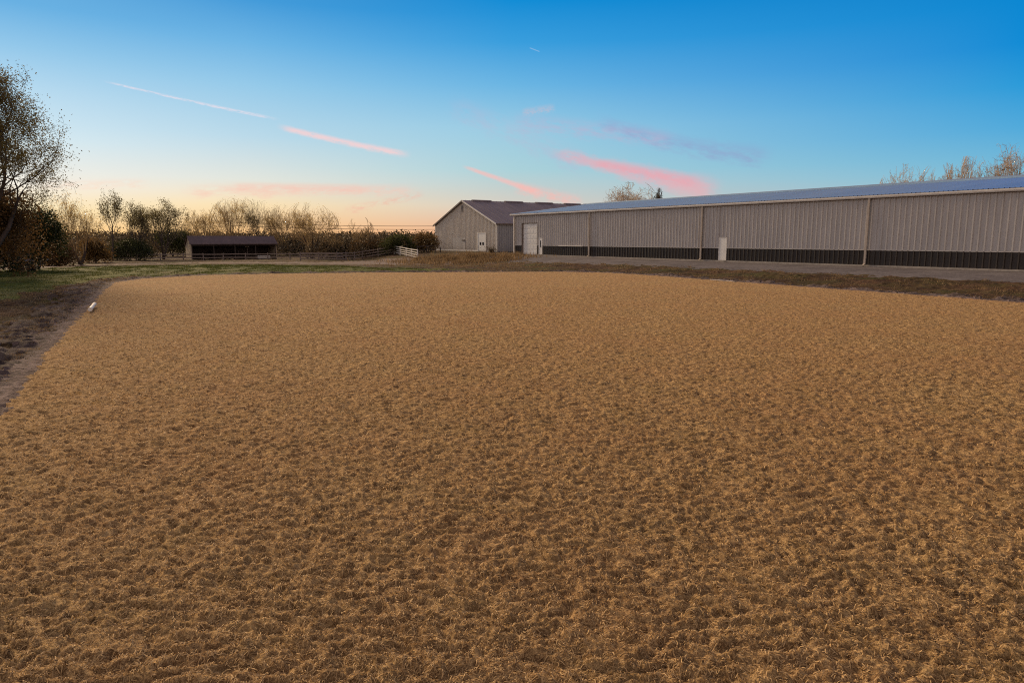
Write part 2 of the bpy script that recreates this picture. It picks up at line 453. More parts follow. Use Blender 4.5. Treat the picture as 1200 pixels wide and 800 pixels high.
def blades(name, label, n, sampler, hgt, wid, mat, cat, lean=.5):
    x, y, s = sampler(n); n = len(x)
    ph = RS.rand(n) * 2 * np.pi; h = hgt * s * (0.4 + .9 * RS.rand(n)); w = wid * (0.7 + .6 * RS.rand(n)) * np.maximum(1, np.hypot(x, y) / 35)
    z = zt(x, y)
    lx = RS.normal(0, lean, n) * h; ly = RS.normal(0, lean, n) * h
    c, s_ = np.cos(ph) * w, np.sin(ph) * w
    V = np.stack([np.stack([x - c, y - s_, z - .03], -1), np.stack([x + c, y + s_, z - .03], -1), np.stack([x + lx, y + ly, z + h], -1)], 1).reshape(-1, 3)
    Fq = np.arange(3 * n).reshape(-1, 3)
    tag(np_mesh(name, V, Fq, mat), label, cat, kind='stuff')
def zt(x, y):
    zn, sa = zone_of(x, y)
    amp = np.where(zn == 4, 0.2, np.where(zn == 6, 1.2, np.where(zn == 5, 0.15, np.where(zn == 2, 0.55, np.where(zn == 3, 2.0, 1.3))))) * sstep(-sa, 0, .7)
    qd = x * N.x + y * N.y
    berm = 0.22 * np.exp(-((qd - 37.5) / 2.2) ** 2) * sstep(y, 8, 20) * (1 - sstep(y, 62, 75)) * (0.6 + .8 * perlin(x / 5, y / 5, 51))
    return terrain(x, y) + rough_h(x, y, amp) + berm
def samp(zone, rmin, rmax, azr, clump=0.0, cs=1.5, extra=None):
    def f(n):
        r = np.sqrt(RS.rand(n * 6)) * (rmax - rmin) + rmin; a = np.radians(RS.uniform(azr[0], azr[1], n * 6))
        x, y = r * np.sin(a), r * np.cos(a)
        zn, sa = zone_of(x, y)
        k = np.isin(zn, zone)
        cl = perlin(x / cs, y / cs, 61) + .5 * perlin(x / (cs * .35), y / (cs * .35), 62)
        k &= cl > clump
        if extra is not None: k &= extra(x, y)
        x, y, cl = x[k][:n], y[k][:n], cl[k][:n]
        return x, y, .5 + 1.0 * np.clip(cl - clump, 0, .8)
    return f
blades("lawn_grass", "short green grass on the strip beyond the arena's left corner", 70000, samp([2], 22, 85, (-50, 0)), .09, .012, M['grass'], "grass")
blades("verge_grass", "low brown and olive dry grass on the bank left of the arena", 70000, samp([0, 3], 6, 48, (-50, -14), -.05, .9), .045, .010, M['drygrass'], "dry grass")
blades("berm_grass", "dry rusty grass tufts on the bank between arena and long building", 55000,
       samp([0, 3], 20, 82, (-14, 50), .1, 1.9, lambda x, y: (x * N.x + y * N.y > 28) & (poly_sd(x, y, LAWN) < -.5)), .11, .012, M['drygrass'], "dry grass")
blades("spilled_fibre", "stray tan fibres spilled over the dirt along the arena's edges", 26000,
       samp([0, 3, 2, 6], 6, 60, (-50, 50), -.2, .5, lambda x, y: poly_sd(x, y, ARENA) > -1.1 + .5 * perlin(x / .8, y / .8, 77)), .03, .012, M['strand'], "fibre", 1.5)
def weed_s(n):
    c = [(pg(515, 303), 3.0), (pg(545, 304), 3.5), (pg(565, 302), 2.6), (pg(530, 307), 3.0), (pg(580, 305), 1.8), (pg(545, 302), 2.5)]
    xs, ys, ss = [], [], []
    for P_, s_ in c:
        xs.append(RS.normal(P_.x, s_, n // 6)); ys.append(RS.normal(P_.y, s_ * .9, n // 6)); ss.append(np.full(n // 6, 1.0))
    x = np.concatenate(xs); y = np.concatenate(ys)
    cl = perlin(x / 1.6, y / 1.6, 71); k = cl > -.15
    return x[k], y[k], (.5 + 1.0 * (cl[k] + .15))
blades("tall_weeds", "mound of tall dry tawny weeds in front of the gable of the far barn", 20000, weed_s, .5, .014, M['drygrass'], "weeds", .3)

# ------------------------------------------------------------------ ribbed panel
def ribs(mb, x0, x1, z0, ztop, y=0.0, pitch=.40, d=.065, flat=.62, axis='x', sign=-1):
    """trapezoid-ribbed sheet in the plane y (facing sign*y), top height ztop(x)"""
    if not callable(ztop): zc = ztop; ztop = lambda _: zc
    xs = [(x0, 0)]; k = math.floor(x0 / pitch)
    while k * pitch < x1 + pitch:
        c = k * pitch
        for dx, o in ((pitch * .34, 0), (pitch * .40, 1), (pitch * .60, 1), (pitch * .66, 0)):
            xx = c + dx
            if x0 < xx < x1: xs.append((xx, o))
        k += 1
    xs.append((x1, 0)); b = len(mb.v)
    for xx, o in xs:
        yy = y + sign * d * o
        for zz in (z0, ztop(xx)):
            mb.v.append((xx, yy, zz) if axis == 'x' else (yy, xx, zz))
    for i in range(len(xs) - 1):
        mb.f.append((b + 2 * i, b + 2 * i + 2, b + 2 * i + 3, b + 2 * i + 1))
    return mb

# ------------------------------------------------------------------ long building
rzL = -(math.pi / 2 - ax)
LB = empty("riding_hall", C0, rzL)
tag(LB, "very long tan ribbed metal building with dark base band and blue-grey roof", "building")
EH = 5.17
def wall_t(px, z):      # distance along the near wall from its far-left corner at picture column px
    lo, hi = -5, 90
    for _ in range(60):
        m_ = (lo + hi) / 2; P = C0 - D * m_ + Vector((0, 0, z)); v = P - Vector((0, 0, H))
        dep = v.y * cp - v.z * sp; X = v.x / dep * F + 600
        if X < px: lo = m_
        else: hi = m_
    return lo
d0, d1 = wall_t(612.0, 1.8), wall_t(629.6, 1.8); dh = 4.02
s0, s1 = wall_t(631.5, 1.0), wall_t(635.8, 1.0)
e0, e1 = wall_t(842.3, 1.0), wall_t(851.6, 1.0)
WS = 1.24
up = MB(); ribs(up, 0.12, d0, WS, EH); ribs(up, d0, d1, dh, EH); ribs(up, d1, s0, WS, EH); ribs(up, s0, s1, 2.2, EH); ribs(up, s1, e0, WS, EH); ribs(up, e0, e1, 2.2, EH); ribs(up, e1, LB_LEN, WS, EH)
up.build("wall", M['tan'], LB)
ws = MB(); ribs(ws, 0.12, d0, .12, WS - .02, y=-.006); ribs(ws, d1, s0, .12, WS - .02, y=-.006); ribs(ws, s1, e0, .12, WS - .02, y=-.006); ribs(ws, e1, LB_LEN, .12, WS - .02, y=-.006)
ws.build("base_band", M['wainscot'], LB)
slope = .125
hw = LB_W / 2
for xx, sg in ((0.0, -1), (LB_LEN, 1)):
    ends = MB(); ribs(ends, 0.05, LB_W, 0.1, lambda yy: EH + slope * min(yy, LB_W - yy) - .03, y=xx, axis='y', sign=sg)
    ends.build("end_wall", M['tan'], LB)
ribs(MB(), 0, LB_LEN, .1, EH, y=LB_W, sign=1).build("back_wall", M['tan'], LB)
mb = MB()                                                   # ridge roof with standing ribs
for side in (0, 1):
    y0, y1 = (-.16, hw) if side == 0 else (LB_W + .16, hw)
    z0 = EH + slope * (-.16) + .10; z1 = EH + slope * hw + .10
    b = len(mb.v); xs = []
    k = -.5
    while k < LB_LEN + .5:
        xs += [(k, 0), (k + .20, 0), (k + .225, .03), (k + .275, .03)]; k += .3
    xs.append((LB_LEN + .5, 0))
    for xx, o in xs: mb.v += [(xx, y0, z0 + o), (xx, y1, z1 + o)]
    for i in range(len(xs) - 1):
        f_ = (b + 2 * i, b + 2 * i + 2, b + 2 * i + 3, b + 2 * i + 1); mb.f.append(f_ if side == 0 else f_[::-1])
mb.build("roof", M['roof'], LB)
cap = MB().tube([(-.5, hw, EH + slope * hw + .13), (LB_LEN + .5, hw, EH + slope * hw + .13)], .16, 6); cap.build("ridge_cap", M['roof'], LB)
g = MB(); zg = EH + slope * (-.16)
g.prism([(-.52, -.18, zg + .07), (-.52, -.31, zg + .07), (-.52, -.31, zg - .03), (-.52, -.27, zg - .12), (-.52, -.18, zg - .12)], (LB_LEN + 1.04, 0, 0)); g.build("gutter", M['trim'], LB)
sf = MB().box(-.5, LB_LEN + .5, -.175, -.01, zg - .16, zg - .13); sf.build("soffit", M['rake'], LB)
for xx in (-.56, LB_LEN + .50):
    for sy in (0, 1):
        ya = -.16 if sy == 0 else LB_W + .16
        MB().rail((xx, ya, EH + slope * -.16 + .02), (xx, hw, EH + slope * hw + .02), .05, .22).build("rake_trim", M['trim'], LB)
MB().box(-.03, .14, -.05, .12, 0.05, EH - .1).build("corner_trim", M['trim'], LB)
bt = MB(); bt.box(s1 + .1, e0, -.062, -.03, WS - .04, WS + .02); bt.box(e1, LB_LEN, -.062, -.03, WS - .04, WS + .02); bt.box(.15, d0 - .2, -.062, -.03, WS - .04, WS + .02); bt.build("band_trim", M['tan'], LB)
fo = MB(); fo.box(.1, d0 - .05, -.08, .2, -.3, .12); fo.box(d1 + .05, s0, -.08, .2, -.3, .12); fo.box(s1, e0, -.08, .2, -.3, .12); fo.box(e1, LB_LEN, -.08, .2, -.3, .12); fo.build("foundation", M['concrete'], LB)
le = MB().box(wall_t(655, 1), wall_t(684, 1), -.16, -.064, WS - .05, WS + .03); le.build("ledge", M['trim'], LB)
# downspouts
for px in (604.3, 691.8, 823.5, 1017.5):
    t_ = wall_t(px, 2.6)
    MB().box(t_ - .07, t_ + .07, -.24, -.12, .22, zg - .10).prism([(t_ - .07, -.24, .22), (t_ - .07, -.12, .22), (t_ - .07, -.34, .06), (t_ - .07, -.42, .10)], (.14, 0, 0)).build("downspout", M['spout'], LB)
# overhead door, sections
od = MB(); n_ = 6
for i in range(n_):
    z0 = .06 + i * (dh - .08) / n_; z1 = .06 + (i + 1) * (dh - .08) / n_ - .012
    od.box(d0 + .12, d1 - .06, .10, .15, z0, z1)
    for k in range(4):
        w_ = (d1 - d0 - .2) / 4; a_ = d0 + .14 + k * w_
        od.box(a_ + .08, a_ + w_ - .08, .088, .10, z0 + .10, z1 - .10)
dr = od.build("overhead_door", M['white'], LB, bevel=.006)
jb = MB().box(d0 - .02, d0 + .11, -.07, .2, 0.05, dh + .05).box(d1 - .05, d1 + .02, -.03, .2, .05, dh + .05).box(d0 + .11, d1 - .05, -.06, .2, dh - .02, dh + .06)
jb.build("door_frame", M['rake'], LB)
MB().box(d0 + .11, d1 - .05, .2, .24, .05, dh).build("door_backing", M['black'], LB)
def man_door(x0, x1, top, win, parent):
    mbd = MB().box(x0 + .05, x1 - .05, -.02, .03, .12, top - .05)
    do = mbd.build("door", M['white'], parent)
    MB().box(x0, x0 + .05, -.05, .05, .12, top).box(x1 - .05, x1, -.05, .05, .12, top).box(x0 + .05, x1 - .05, -.05, .05, top - .05, top).build("door_trim", M['trim'], parent)
    if win: MB().box(x0 + .30, x1 - .30, -.032, -.022, 1.0, 1.85).build("door_window", M['glass'], do)
    MB().tube([(x1 - .16, -.022, 1.05), (x1 - .16, -.08, 1.05), (x1 - .27, -.08, 1.05)], .015, 6).build("door_handle", M['steel'], do)
    MB().box(x0 - .05, x1 + .05, -.35, -.055, -.1, .10).build("door_step", M['concrete'], parent)
man_door(s0, s1, 2.2, True, LB)
man_door(e0, e1, 2.2, False, LB)

# ------------------------------------------------------------------ far barn
BN = empty("barn", B0, ax)       # local x: along its side (right-away), local y: along gable (left-away)
tag(BN, "pale tan gabled barn with grey purple roof standing beyond the long building", "barn")
assert abs(Vector((math.cos(ax), math.sin(ax), 0)).dot(N) - 1) < 1e-6
BE, BA = 4.4, 8.15
bsl = (BA - BE) / (BN_W / 2)
zt_ = lambda yy: BE + bsl * min(yy, BN_W - yy)
dA, dB = 2.9, 5.3      # white door on the gable (local y)
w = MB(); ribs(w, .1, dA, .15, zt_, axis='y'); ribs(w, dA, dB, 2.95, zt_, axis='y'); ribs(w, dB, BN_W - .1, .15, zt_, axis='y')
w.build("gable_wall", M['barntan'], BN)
ribs(MB(), .1, BN_LEN, .1, BE, y=0.0).build("side_wall", M['shadedsteel'], BN); ribs(MB(), .1, BN_LEN, .1, BE, y=BN_W, sign=1).build("side_wall", M['tan'], BN)
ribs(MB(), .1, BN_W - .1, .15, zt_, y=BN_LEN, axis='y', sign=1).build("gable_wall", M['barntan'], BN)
mb = MB()
for side in (0, 1):
    y0, y1 = (-.35, BN_W / 2) if side == 0 else (BN_W + .35, BN_W / 2)
    z0 = BE - bsl * .35 + .10; z1 = BA + .10; b = len(mb.v); xs = []; k = -.3
    while k < BN_LEN + .3: xs += [(k, 0), (k + .6, 0), (k + .64, .035), (k + .71, .035)]; k += .75
    xs.append((BN_LEN + .3, 0))
    for xx, o in xs: mb.v += [(xx, y0, z0 + o), (xx, y1, z1 + o)]
    for i in range(len(xs) - 1):
        f_ = (b + 2 * i, b + 2 * i + 2, b + 2 * i + 3, b + 2 * i + 1); mb.f.append(f_ if side == 0 else f_[::-1])
mb.build("roof", M['barnroof'], BN)
yr = BN_W / 2
for x0 in (1.6, 8.0, 14.4, 20.8, 27.2):      # raised ridge vents
    MB().prism([(x0, yr - .35, BA + .04), (x0, yr + .35, BA + .04), (x0, yr + .30, BA + .17), (x0, yr, BA + .24), (x0, yr - .30, BA + .17)][::-1], (3.6, 0, 0)).build("ridge_vent", M['barnroof'], BN)
for sy in (0, 1):
    ya = -.35 if sy == 0 else BN_W + .35
    o = MB()
    o.rail((-.33, ya, BE - bsl * .35 + .0), (-.33, yr, BA + .0), .05, .26)
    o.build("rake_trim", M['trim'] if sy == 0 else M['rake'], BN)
for ya, yb in ((-.05, .13), (BN_W - .13, BN_W + .05)): MB().box(-.06, .12, ya, yb, .1, BE).build("corner_trim", M['trim'], BN)
MB().box(-.07, -.04, .15, BN_W - .15, .08, .32).build("skirt_board", M['trim'], BN)
MB().box(-.30, BN_LEN, -.44, -.36, BE - .22, BE - .05).build("gutter", M['rake'], BN)
MB().box(-.08, -.04, yr + .05, yr + .60, BA - 1.75, BA - .75).build("gable_vent", M['rake'], BN)
# white double sliding door
dd = MB().box(-.10, -.03, dA + .1, dB - .1, .18, 2.9).build("door", M['white'], BN)
for a_ in (dA + .62, dA + 1.42): MB().box(-.12, -.105, a_, a_ + .42, 1.1, 1.55).build("door_window", M['glass'], dd)
MB().box(-.13, -.02, dB - .06, dB + .16, .15, 3.0).box(-.13, -.02, dA - .04, dA + .08, .15, 3.0).box(-.13, -.02, dA + .08, dB - .06, 2.92, 3.02).build("door_trim", M['trim'], BN)
# lighter replaced panel and wall box
MB().box(-.065, -.04, 9.3, 13.4, .34, 2.25).build("sliding_panel", M['tan'], BN)
MB().box(-.14, -.04, 9.4, 10.3, 1.75, 1.95).build("wall_lamp", M['rake'], BN)

# ------------------------------------------------------------------ open shed
S0 = pg(224.5, 304.5)
SH = empty("open_shed", S0, ax)
tag(SH, "low open fronted shed with maroon roof below the bare trees", "shed")
SL, SW = 12.6, 4.6
k_ = S0.length / 90.0
HF, HR, HB = 1.88 * k_, 2.82 * k_, 1.7 * k_
for xx in (0, SL - .1): MB().prism([(xx, 0, 0), (xx, SW, 0), (xx, SW, HB - .08), (xx, SW * .42, HR - .08), (xx, 0, HF - .05)], (.1, 0, 0)).build("side_wall", M['shedwall'], SH)
MB().box(.1, SL - .1, SW - .08, SW, 0, HB - .1).build("back_wall", M['darkwood'], SH)
MB().prism([(-.15, -.35, HF - .12), (-.15, -.35, HF), (-.15, SW * .42, HR), (-.15, SW + .2, HB), (-.15, SW + .2, HB - .06), (-.15, SW * .42, HR - .06)], (SL + .3, 0, 0)).build("roof", M['shedroof'], SH)
for i in range(5):
    xx = .1 + i * (SL - .32) / 4
    MB().box(xx, xx + .12, 0, .12, 0, HF - .1).build("post", M['darkwood'], SH)
MB().box(.1, SL - .1, .02, .1, HF - .32, HF - .14).build("header_beam", M['darkwood'], SH)
for xx in (3.3, 6.8): MB().box(xx, xx + .06, .15, SW - .1, 0, 1.3).build("partition", M['darkwood'], SH)
lp = empty("yard_light", pg(290.5, 303.5)); tag(lp, "pale floodlight pair on a short post in front of the open shed", "lamp")
hgt = 1.9
MB().tube([(0, 0, 0), (0, 0, hgt)], .05, 6).build("pole", M['wood'], lp)
for dx in (-.22, .1): MB().prism([(dx, -.14, hgt - .02), (dx, .08, hgt + .0), (dx, .08, hgt + .16), (dx, -.10, hgt + .18)], (.2, 0, 0)).build("lamp_head", M['whiteboard'], lp)
# trough
tp = pg(309, 303.6)
tro = empty("water_trough", tp, ax); tag(tro, "pale oblong water trough in the open front of the shed", "trough")
tb = MB(); tb.box(-.9, .9, -.3, .3, .08, .12).box(-.9, .9, -.34, -.28, .1, .55).box(-.9, .9, .28, .34, .1, .55).box(-.95, -.89, -.34, .34, .1, .55).box(.89, .95, -.34, .34, .1, .55); tb.build("basin", M['water_tub'], tro, bevel=.01)
for sx in (-.7, .7): MB().box(sx - .06, sx + .06, -.28, .28, -.1, .08).build("leg", M['darkwood'], tro)

# ------------------------------------------------------------------ fences
def fence(name, label, pts, hgt, nrail, post_gap, mat, rh=.12, rt=.04, pr=.06, group=None):
    P = [pg(*p) if isinstance(p, tuple) else p for p in pts]
    root = empty(name, P[0]); tag(root, label, "fence", group)
    o = P[0]; posts = []
    for a, b in zip(P[:-1], P[1:]):
        L = (b - a).length; n = max(1, round(L / post_gap))
        for i in range(n): posts.append(a + (b - a) * (i / n))
    posts.append(P[-1])
    posts = [Vector((p.x, p.y, th(p.x, p.y))) for p in posts]
    for p in posts[:60]:
        q = p - o; MB().box(q.x - pr, q.x + pr, q.y - pr, q.y + pr, q.z - .2, q.z + hgt + .08).build("post", mat, root)
    for k in range(nrail):
        zz = hgt * (1 - k / nrail) - rh / 2
        mbr = MB()
        for a, b in zip(posts[:-1], posts[1:]):
            off = Vector((0, -pr - .03, 0)); j = random.uniform(-.03, .03)
            mbr.rail(a - o + off + Vector((0, 0, zz + j)), b - o + off + Vector((0, 0, zz + random.uniform(-.03, .03))), rt, rh)
        mbr.build("rail", mat, root)
    return root
fence("rail_fence", "weathered grey rail fence running past the shed front under the trees", [(115, 305.6), (160, 305.6), (215, 305.2), (262, 305.0), (340, 304.8), (402, 304.6)], .95, 2, 3.0, M['wood'], rh=.13)
fence("board_fence", "dark weathered board fence rising from the grey rails to the white fence", [(352, 306.0), (395, 306.0), (425, 303.6), (461, 298.0)], 1.15, 3, 3.2, M['wood'], rh=.13)
fence("white_fence", "white four board fence section sloping down beside the track", [(462.5, 297.6), (476, 300.4), (489.5, 303.6)], 1.2, 4, 4.5, M['trim'], rh=.11)
fence("dark_fence", "low dark rail fence behind the white fence left of the barn", [(489, 297.5), (510, 296.0)], 1.1, 2, 3, M['darkwood'])

# ------------------------------------------------------------------ trees
def make_tree(name, label, base, height, width, seed, trunk_frac=.25, stems=1, limbs=6, levels=4, leafmat=None, bark='bark', leaves=4000, leafsize=.16,
              up=.25, ang=42, trunk_r=.2, twig_r=.012, leaf_bias=0.0, group=None, top_heavy=False, cat="tree", low=None, leaf_jit=.25, twigs=None, vase=False):
    rnd = random.Random(seed); rs = np.random.RandomState(seed)
    segs = []          # (points list, radii, level)
    ends = []
    def rv(): return Vector((rnd.gauss(0, 1), rnd.gauss(0, 1), rnd.gauss(0, 1)))
    def grow(p, d, L, r, lv):
        n = 5 if lv <= 1 else (4 if lv == 2 else 3)
        pts = [p.copy()]; rad = [r]; d = d.normalized()
        for i in range(n):
            d = (d + rv() * (.10 + .05 * lv) + Vector((0, 0, up * (.35 if lv else .2)))).normalized()
            p = p + d * (L / n); pts.append(p.copy()); rad.append(max(twig_r * .6, r * (1 - .75 * (i + 1) / n)))
        segs.append((pts, rad, lv))
        if lv >= levels:
            ends.extend(pts[1:]); return
        if lv >= levels - 1: ends.extend(pts[2:])
        nc = ([limbs, 5, 4, 3, 3] if vase else [limbs, 5, 5, 4, 4])[min(lv, 4)]
        for c in range(nc):
            f = (.35 + .65 * (c + rnd.random()) / nc) if lv else (trunk_frac + (1 - trunk_frac) * (c + rnd.random() * .8) / nc)
            f = min(f, .99); ii = min(int(f * n), n - 1); fr = f * n - ii
            q = pts[ii].lerp(pts[ii + 1], fr); rr = rad[ii] * (1 - fr) + rad[ii + 1] * fr
            t_ = (pts[ii + 1] - pts[ii]).normalized()
            o = t_.orthogonal().normalized(); o = Matrix.Rotation(rnd.uniform(0, 2 * math.pi), 3, t_) @ o
            a_ = math.radians(ang * rnd.uniform(.6, 1.25))
            dd_ = t_ * math.cos(a_) + o * math.sin(a_)
            Lc = L * rnd.uniform(.48, .72) * (1.0 if lv else (1.05 - .45 * (f - trunk_frac))) * (1.25 if vase and lv < 2 else 1)
            grow(q, dd_, Lc, max(rr * .62, twig_r), lv + 1)
    for s in range(stems):
        d = Vector((0, 0, 1)) + (Vector((math.cos(s * 2.4 + seed), math.sin(s * 2.4 + seed), 0)) * ((.75 if vase else .32) if stems > 1 else .04) * rnd.uniform(.6, 1.2))
        grow(Vector((rnd.uniform(-.15, .15) * (stems > 1), rnd.uniform(-.15, .15) * (stems > 1), 0)), d, height * (rnd.uniform(.42, .55) if vase else rnd.uniform(.6, .72)), trunk_r, 0)
    allp = np.array([tuple(p) for sg in segs for p in sg[0]])
    zmax = np.percentile(allp[:, 2], 99.7); rx = np.percentile(np.hypot(allp[:, 0], allp[:, 1]), 97)
    sz = height / zmax; sx = (width / 2) / rx
    Rm = width / 2
    def T(p):
        x, y, z = p.x * sx, p.y * sx, p.z * sz
        zh = max(0.0, z / height); r = math.hypot(x, y)
        if zh > 1.0: z = height * (1 + .3 * (zh - 1)); zh = 1.0
        env = Rm * (math.sqrt(max(.06, 1 - ((zh - .42) / .62) ** 2)) if zh > .42 else 1.0)
        if r > env:
            k = (env + .28 * (r - env)) / r; x *= k; y *= k
        return Vector((x, y, z))
    trunk = MB(); br = MB()
    for pts, rad, lv in segs:
        (trunk if lv == 0 else br).tube([T(p) for p in pts], rad, 8 if lv == 0 else (5 if lv == 1 else (4 if lv == 2 else 3)), cap=(lv < 2))
    base = Vector(base)
    root = empty(name, base - Vector((0, 0, .05)), 0); tag(root, label, cat, group)
    trunk.build("trunk", M[bark], root, smooth=True)
    br.build("branches", M[twigs or bark], root, smooth=True)
    if leafmat and leaves:
        E = np.array([tuple(T(p)) for p in ends])
        if low is not None: wgt = np.exp(-((E[:, 2] / height) ** 1) * low); 
        else: wgt = np.ones(len(E))
        cl = .5 + .8 * np.array([perlin(np.array([e[0] / 1.3]), np.array([(e[2] + e[1]) / 1.3]), 5)[0] for e in E[:1]])
        g_ = perlin(E[:, 0] / (width * .16), (E[:, 2] + .6 * E[:, 1]) / (width * .16), seed % 50)
        if vase: wgt = wgt * (.04 + sstep(E[:, 2] / height, .40, .75))
        wgt = wgt * np.clip(.45 + g_ * 1.3 + leaf_bias, .03, 2)
        wgt /= wgt.sum()
        ii = rs.choice(len(E), leaves, p=wgt)
        C = E[ii] + rs.normal(0, leaf_jit, (leaves, 3))
        C[:, 2] = np.maximum(C[:, 2], .05)
        add_leaves("foliage", C, leafsize, rs, M[leafmat], root)
    return root
def add_leaves(name, C, size, rs, mat, parent):
    n = len(C)
    a = rs.normal(0, 1, (n, 3)); a /= np.linalg.norm(a, axis=1)[:, None]
    b = rs.normal(0, 1, (n, 3)); b -= (a * b).sum(1)[:, None] * a; b /= np.linalg.norm(b, axis=1)[:, None]
    s = size * rs.uniform(.6, 1.3, n)[:, None]
    V = np.stack([C - a * s * .55, C + b * s * .3, C + a * s * .55, C - b * s * .3], 1).reshape(-1, 3)
    return np_mesh(name, V, np.arange(4 * n).reshape(-1, 4), mat, parent)

def at(px, base_y, top_y):
    """base point on the terrain and height from the top pixel"""
    P = pg(px, base_y); d = pdir(px, top_y); t_ = P.y / d.y
    return P, (H + d.z * t_) - P.z
def wpx(P, n): return n * P.y / F     # metres spanned by n picture pixels at P
GT = "trees along the left edge of the grounds"
# big tree at the left edge
P, h = at(-8, 327, 58)
make_tree("leafy_tree", "tallest tree at the far left with thin olive leaves and dark trunk", P, h, wpx(P, 205), 3, .12, 1, 12, 4, 'leaf_olive', 'bark', 44000, .10, up=.28, ang=40, trunk_r=.33, twig_r=.011, leaf_bias=.25, low=.7, leaf_jit=.22)
P, h = at(-14, 325, 205)
make_tree("leafy_bush", "dense rusty dark bush below the tallest left tree", P, h, wpx(P, 118), 8, .05, 4, 8, 3, 'leaf_rust', 'bark', 26000, .15, up=.12, ang=50, trunk_r=.08, leaf_bias=.6, cat="bush", leaf_jit=.35)
P, h = at(44, 316.5, 246)
make_tree("dark_tree", "dark leafy small tree between the tallest tree and the bare forked tree", P, h, wpx(P, 62), 12, .1, 3, 7, 3, 'leaf_dark', 'bark', 15000, .16, up=.15, ang=46, trunk_r=.1, leaf_bias=.4, leaf_jit=.3)
P, h = at(95, 310.5, 227)
make_tree("forked_tree", "bare forked tree with sparse yellow leaves left of the slender tree", P, h, wpx(P, 66), 23, .28, 3, 6, 4, 'leaf_gold', 'bark', 2600, .12, up=.22, ang=36, trunk_r=.17, twig_r=.012, twigs='goldbark', vase=True)
P, h = at(132, 306, 223)
make_tree("slender_tree", "slender tree with a straight pale trunk and small leafy top", P, h, wpx(P, 34), 31, .5, 1, 8, 3, 'leaf_olive', 'bark', 1600, .17, up=.3, ang=44, trunk_r=.13, twig_r=.014)
P, h = at(163, 305, 237)
make_tree("leafy_tree", "dark leafed tree between the slender tree and the spreading tree", P, h, wpx(P, 54), 37, .3, 2, 8, 4, 'leaf_olive', 'bark', 3600, .16, up=.22, ang=45, trunk_r=.18, twig_r=.014, leaf_bias=.2, vase=True)
P, h = at(192, 304, 236)
make_tree("spreading_tree", "spreading dark leafed tree just left of the open shed", P, h, wpx(P, 70), 43, .3, 2, 8, 4, 'leaf_olive', 'bark', 4800, .16, up=.22, ang=50, trunk_r=.2, twig_r=.014, leaf_bias=.2, vase=True)
P, h = at(238, 298.3, 246)
make_tree("golden_tree", "small golden twiggy tree behind the left end of the shed", P, h, wpx(P, 54), 47, .2, 4, 5, 4, 'leaf_gold', 'goldbark', 3600, .125, up=.22, ang=44, trunk_r=.15, twig_r=.02, vase=True)
P, h = at(280, 298.3, 233)
make_tree("golden_tree", "taller golden branching tree behind the middle of the shed roof", P, h, wpx(P, 66), 53, .2, 4, 5, 4, 'leaf_gold', 'goldbark', 4200, .125, up=.22, ang=42, trunk_r=.16, twig_r=.02, vase=True)
P, h = at(308, 298.3, 236)
make_tree("olive_tree_crown", "olive leaved tree behind the right half of the shed roof", P, h, wpx(P, 52), 59, .25, 3, 6, 4, 'leaf_olive', 'bark', 3600, .125, up=.22, ang=42, trunk_r=.15, twig_r=.016, vase=True)
P, h = at(333, 298.3, 241)
make_tree("bare_tree", "bare golden tree just right of the shed's end", P, h, wpx(P, 58), 61, .2, 4, 5, 4, 'leaf_gold', 'goldbark', 2400, .125, up=.22, ang=42, trunk_r=.15, twig_r=.018, twigs='goldbark', vase=True)
P, h = at(365, 303.5, 240)
make_tree("wide_bare_tree", "wide crowned bare tree with several dark stems right of the shed", P, h, wpx(P, 70), 67, .2, 5, 5, 4, 'leaf_gold', 'bark', 2400, .12, up=.22, ang=42, trunk_r=.19, twig_r=.016, twigs='goldbark', vase=True)
P, h = at(423, 299, 255)
make_tree("sapling", "thin bare saplings standing above the brown brush under the power line", P, h, wpx(P, 34), 71, 0.3, 5, 3, 3, None, 'goldbark', 0, .1, up=.6, ang=26, trunk_r=.06, twig_r=.022)
# understory shrubs and bushes
def bush(name, label, px, by, ty, wpxl, mat, seed, n=6000, ls=.2):
    P, h = at(px, by, ty)
    return make_tree(name, label, P, h, wpx(P, wpxl), seed, .05, 5, 6, 3, mat, 'bark', n, ls, up=.1, ang=50, trunk_r=.05, leaf_bias=.6, cat="bush", leaf_jit=.35)
bush("bush", "reddish brown brush at the foot of the bare forked tree", 70, 312, 287, 40, 'leaf_rust', 81)
bush("bush", "olive yellow bush just left of the slender trunk", 113, 308, 281, 30, 'leaf_orange', 82)
bush("bush", "low olive bush between the slender trunk and the spreading tree", 150, 305.5, 283, 50, 'leaf_dark', 83, 8000)
bush("bush", "round green bush close against the left wall of the shed", 203, 300.5, 268, 44, 'leaf_green', 84, 10000)
bush("bush", "brown bush right behind the shed roof's middle", 262, 298, 278, 56, 'leaf_brown', 85)
bush("bush", "brown bush directly right of the shed wall", 345, 299, 281, 38, 'leaf_brown', 86)
bush("bush", "grey brown thicket right of the wide bare tree", 398, 301, 281, 44, 'leaf_brown', 87, 9000)
bush("bush", "reddish brown thicket left of the green bush", 435, 299, 283, 44, 'leaf_rust', 88, 9000)
bush("bush", "green bush behind the white fence section", 466, 297, 277, 38, 'leaf_green', 89, 9000)
bush("bush", "orange brown bush touching the barn's left corner", 498, 295.6, 275, 30, 'leaf_orange', 90, 7000)
bush("bush", "dark low bush at the left frame edge behind the rusty bush", -10, 320, 262, 70, 'leaf_dark', 91, 12000)
bush("bush", "weedy dark shrub at the barn's near corner beside the white door", 576, 297.6, 291.5, 9, 'leaf_brown', 92, 1200, .1)
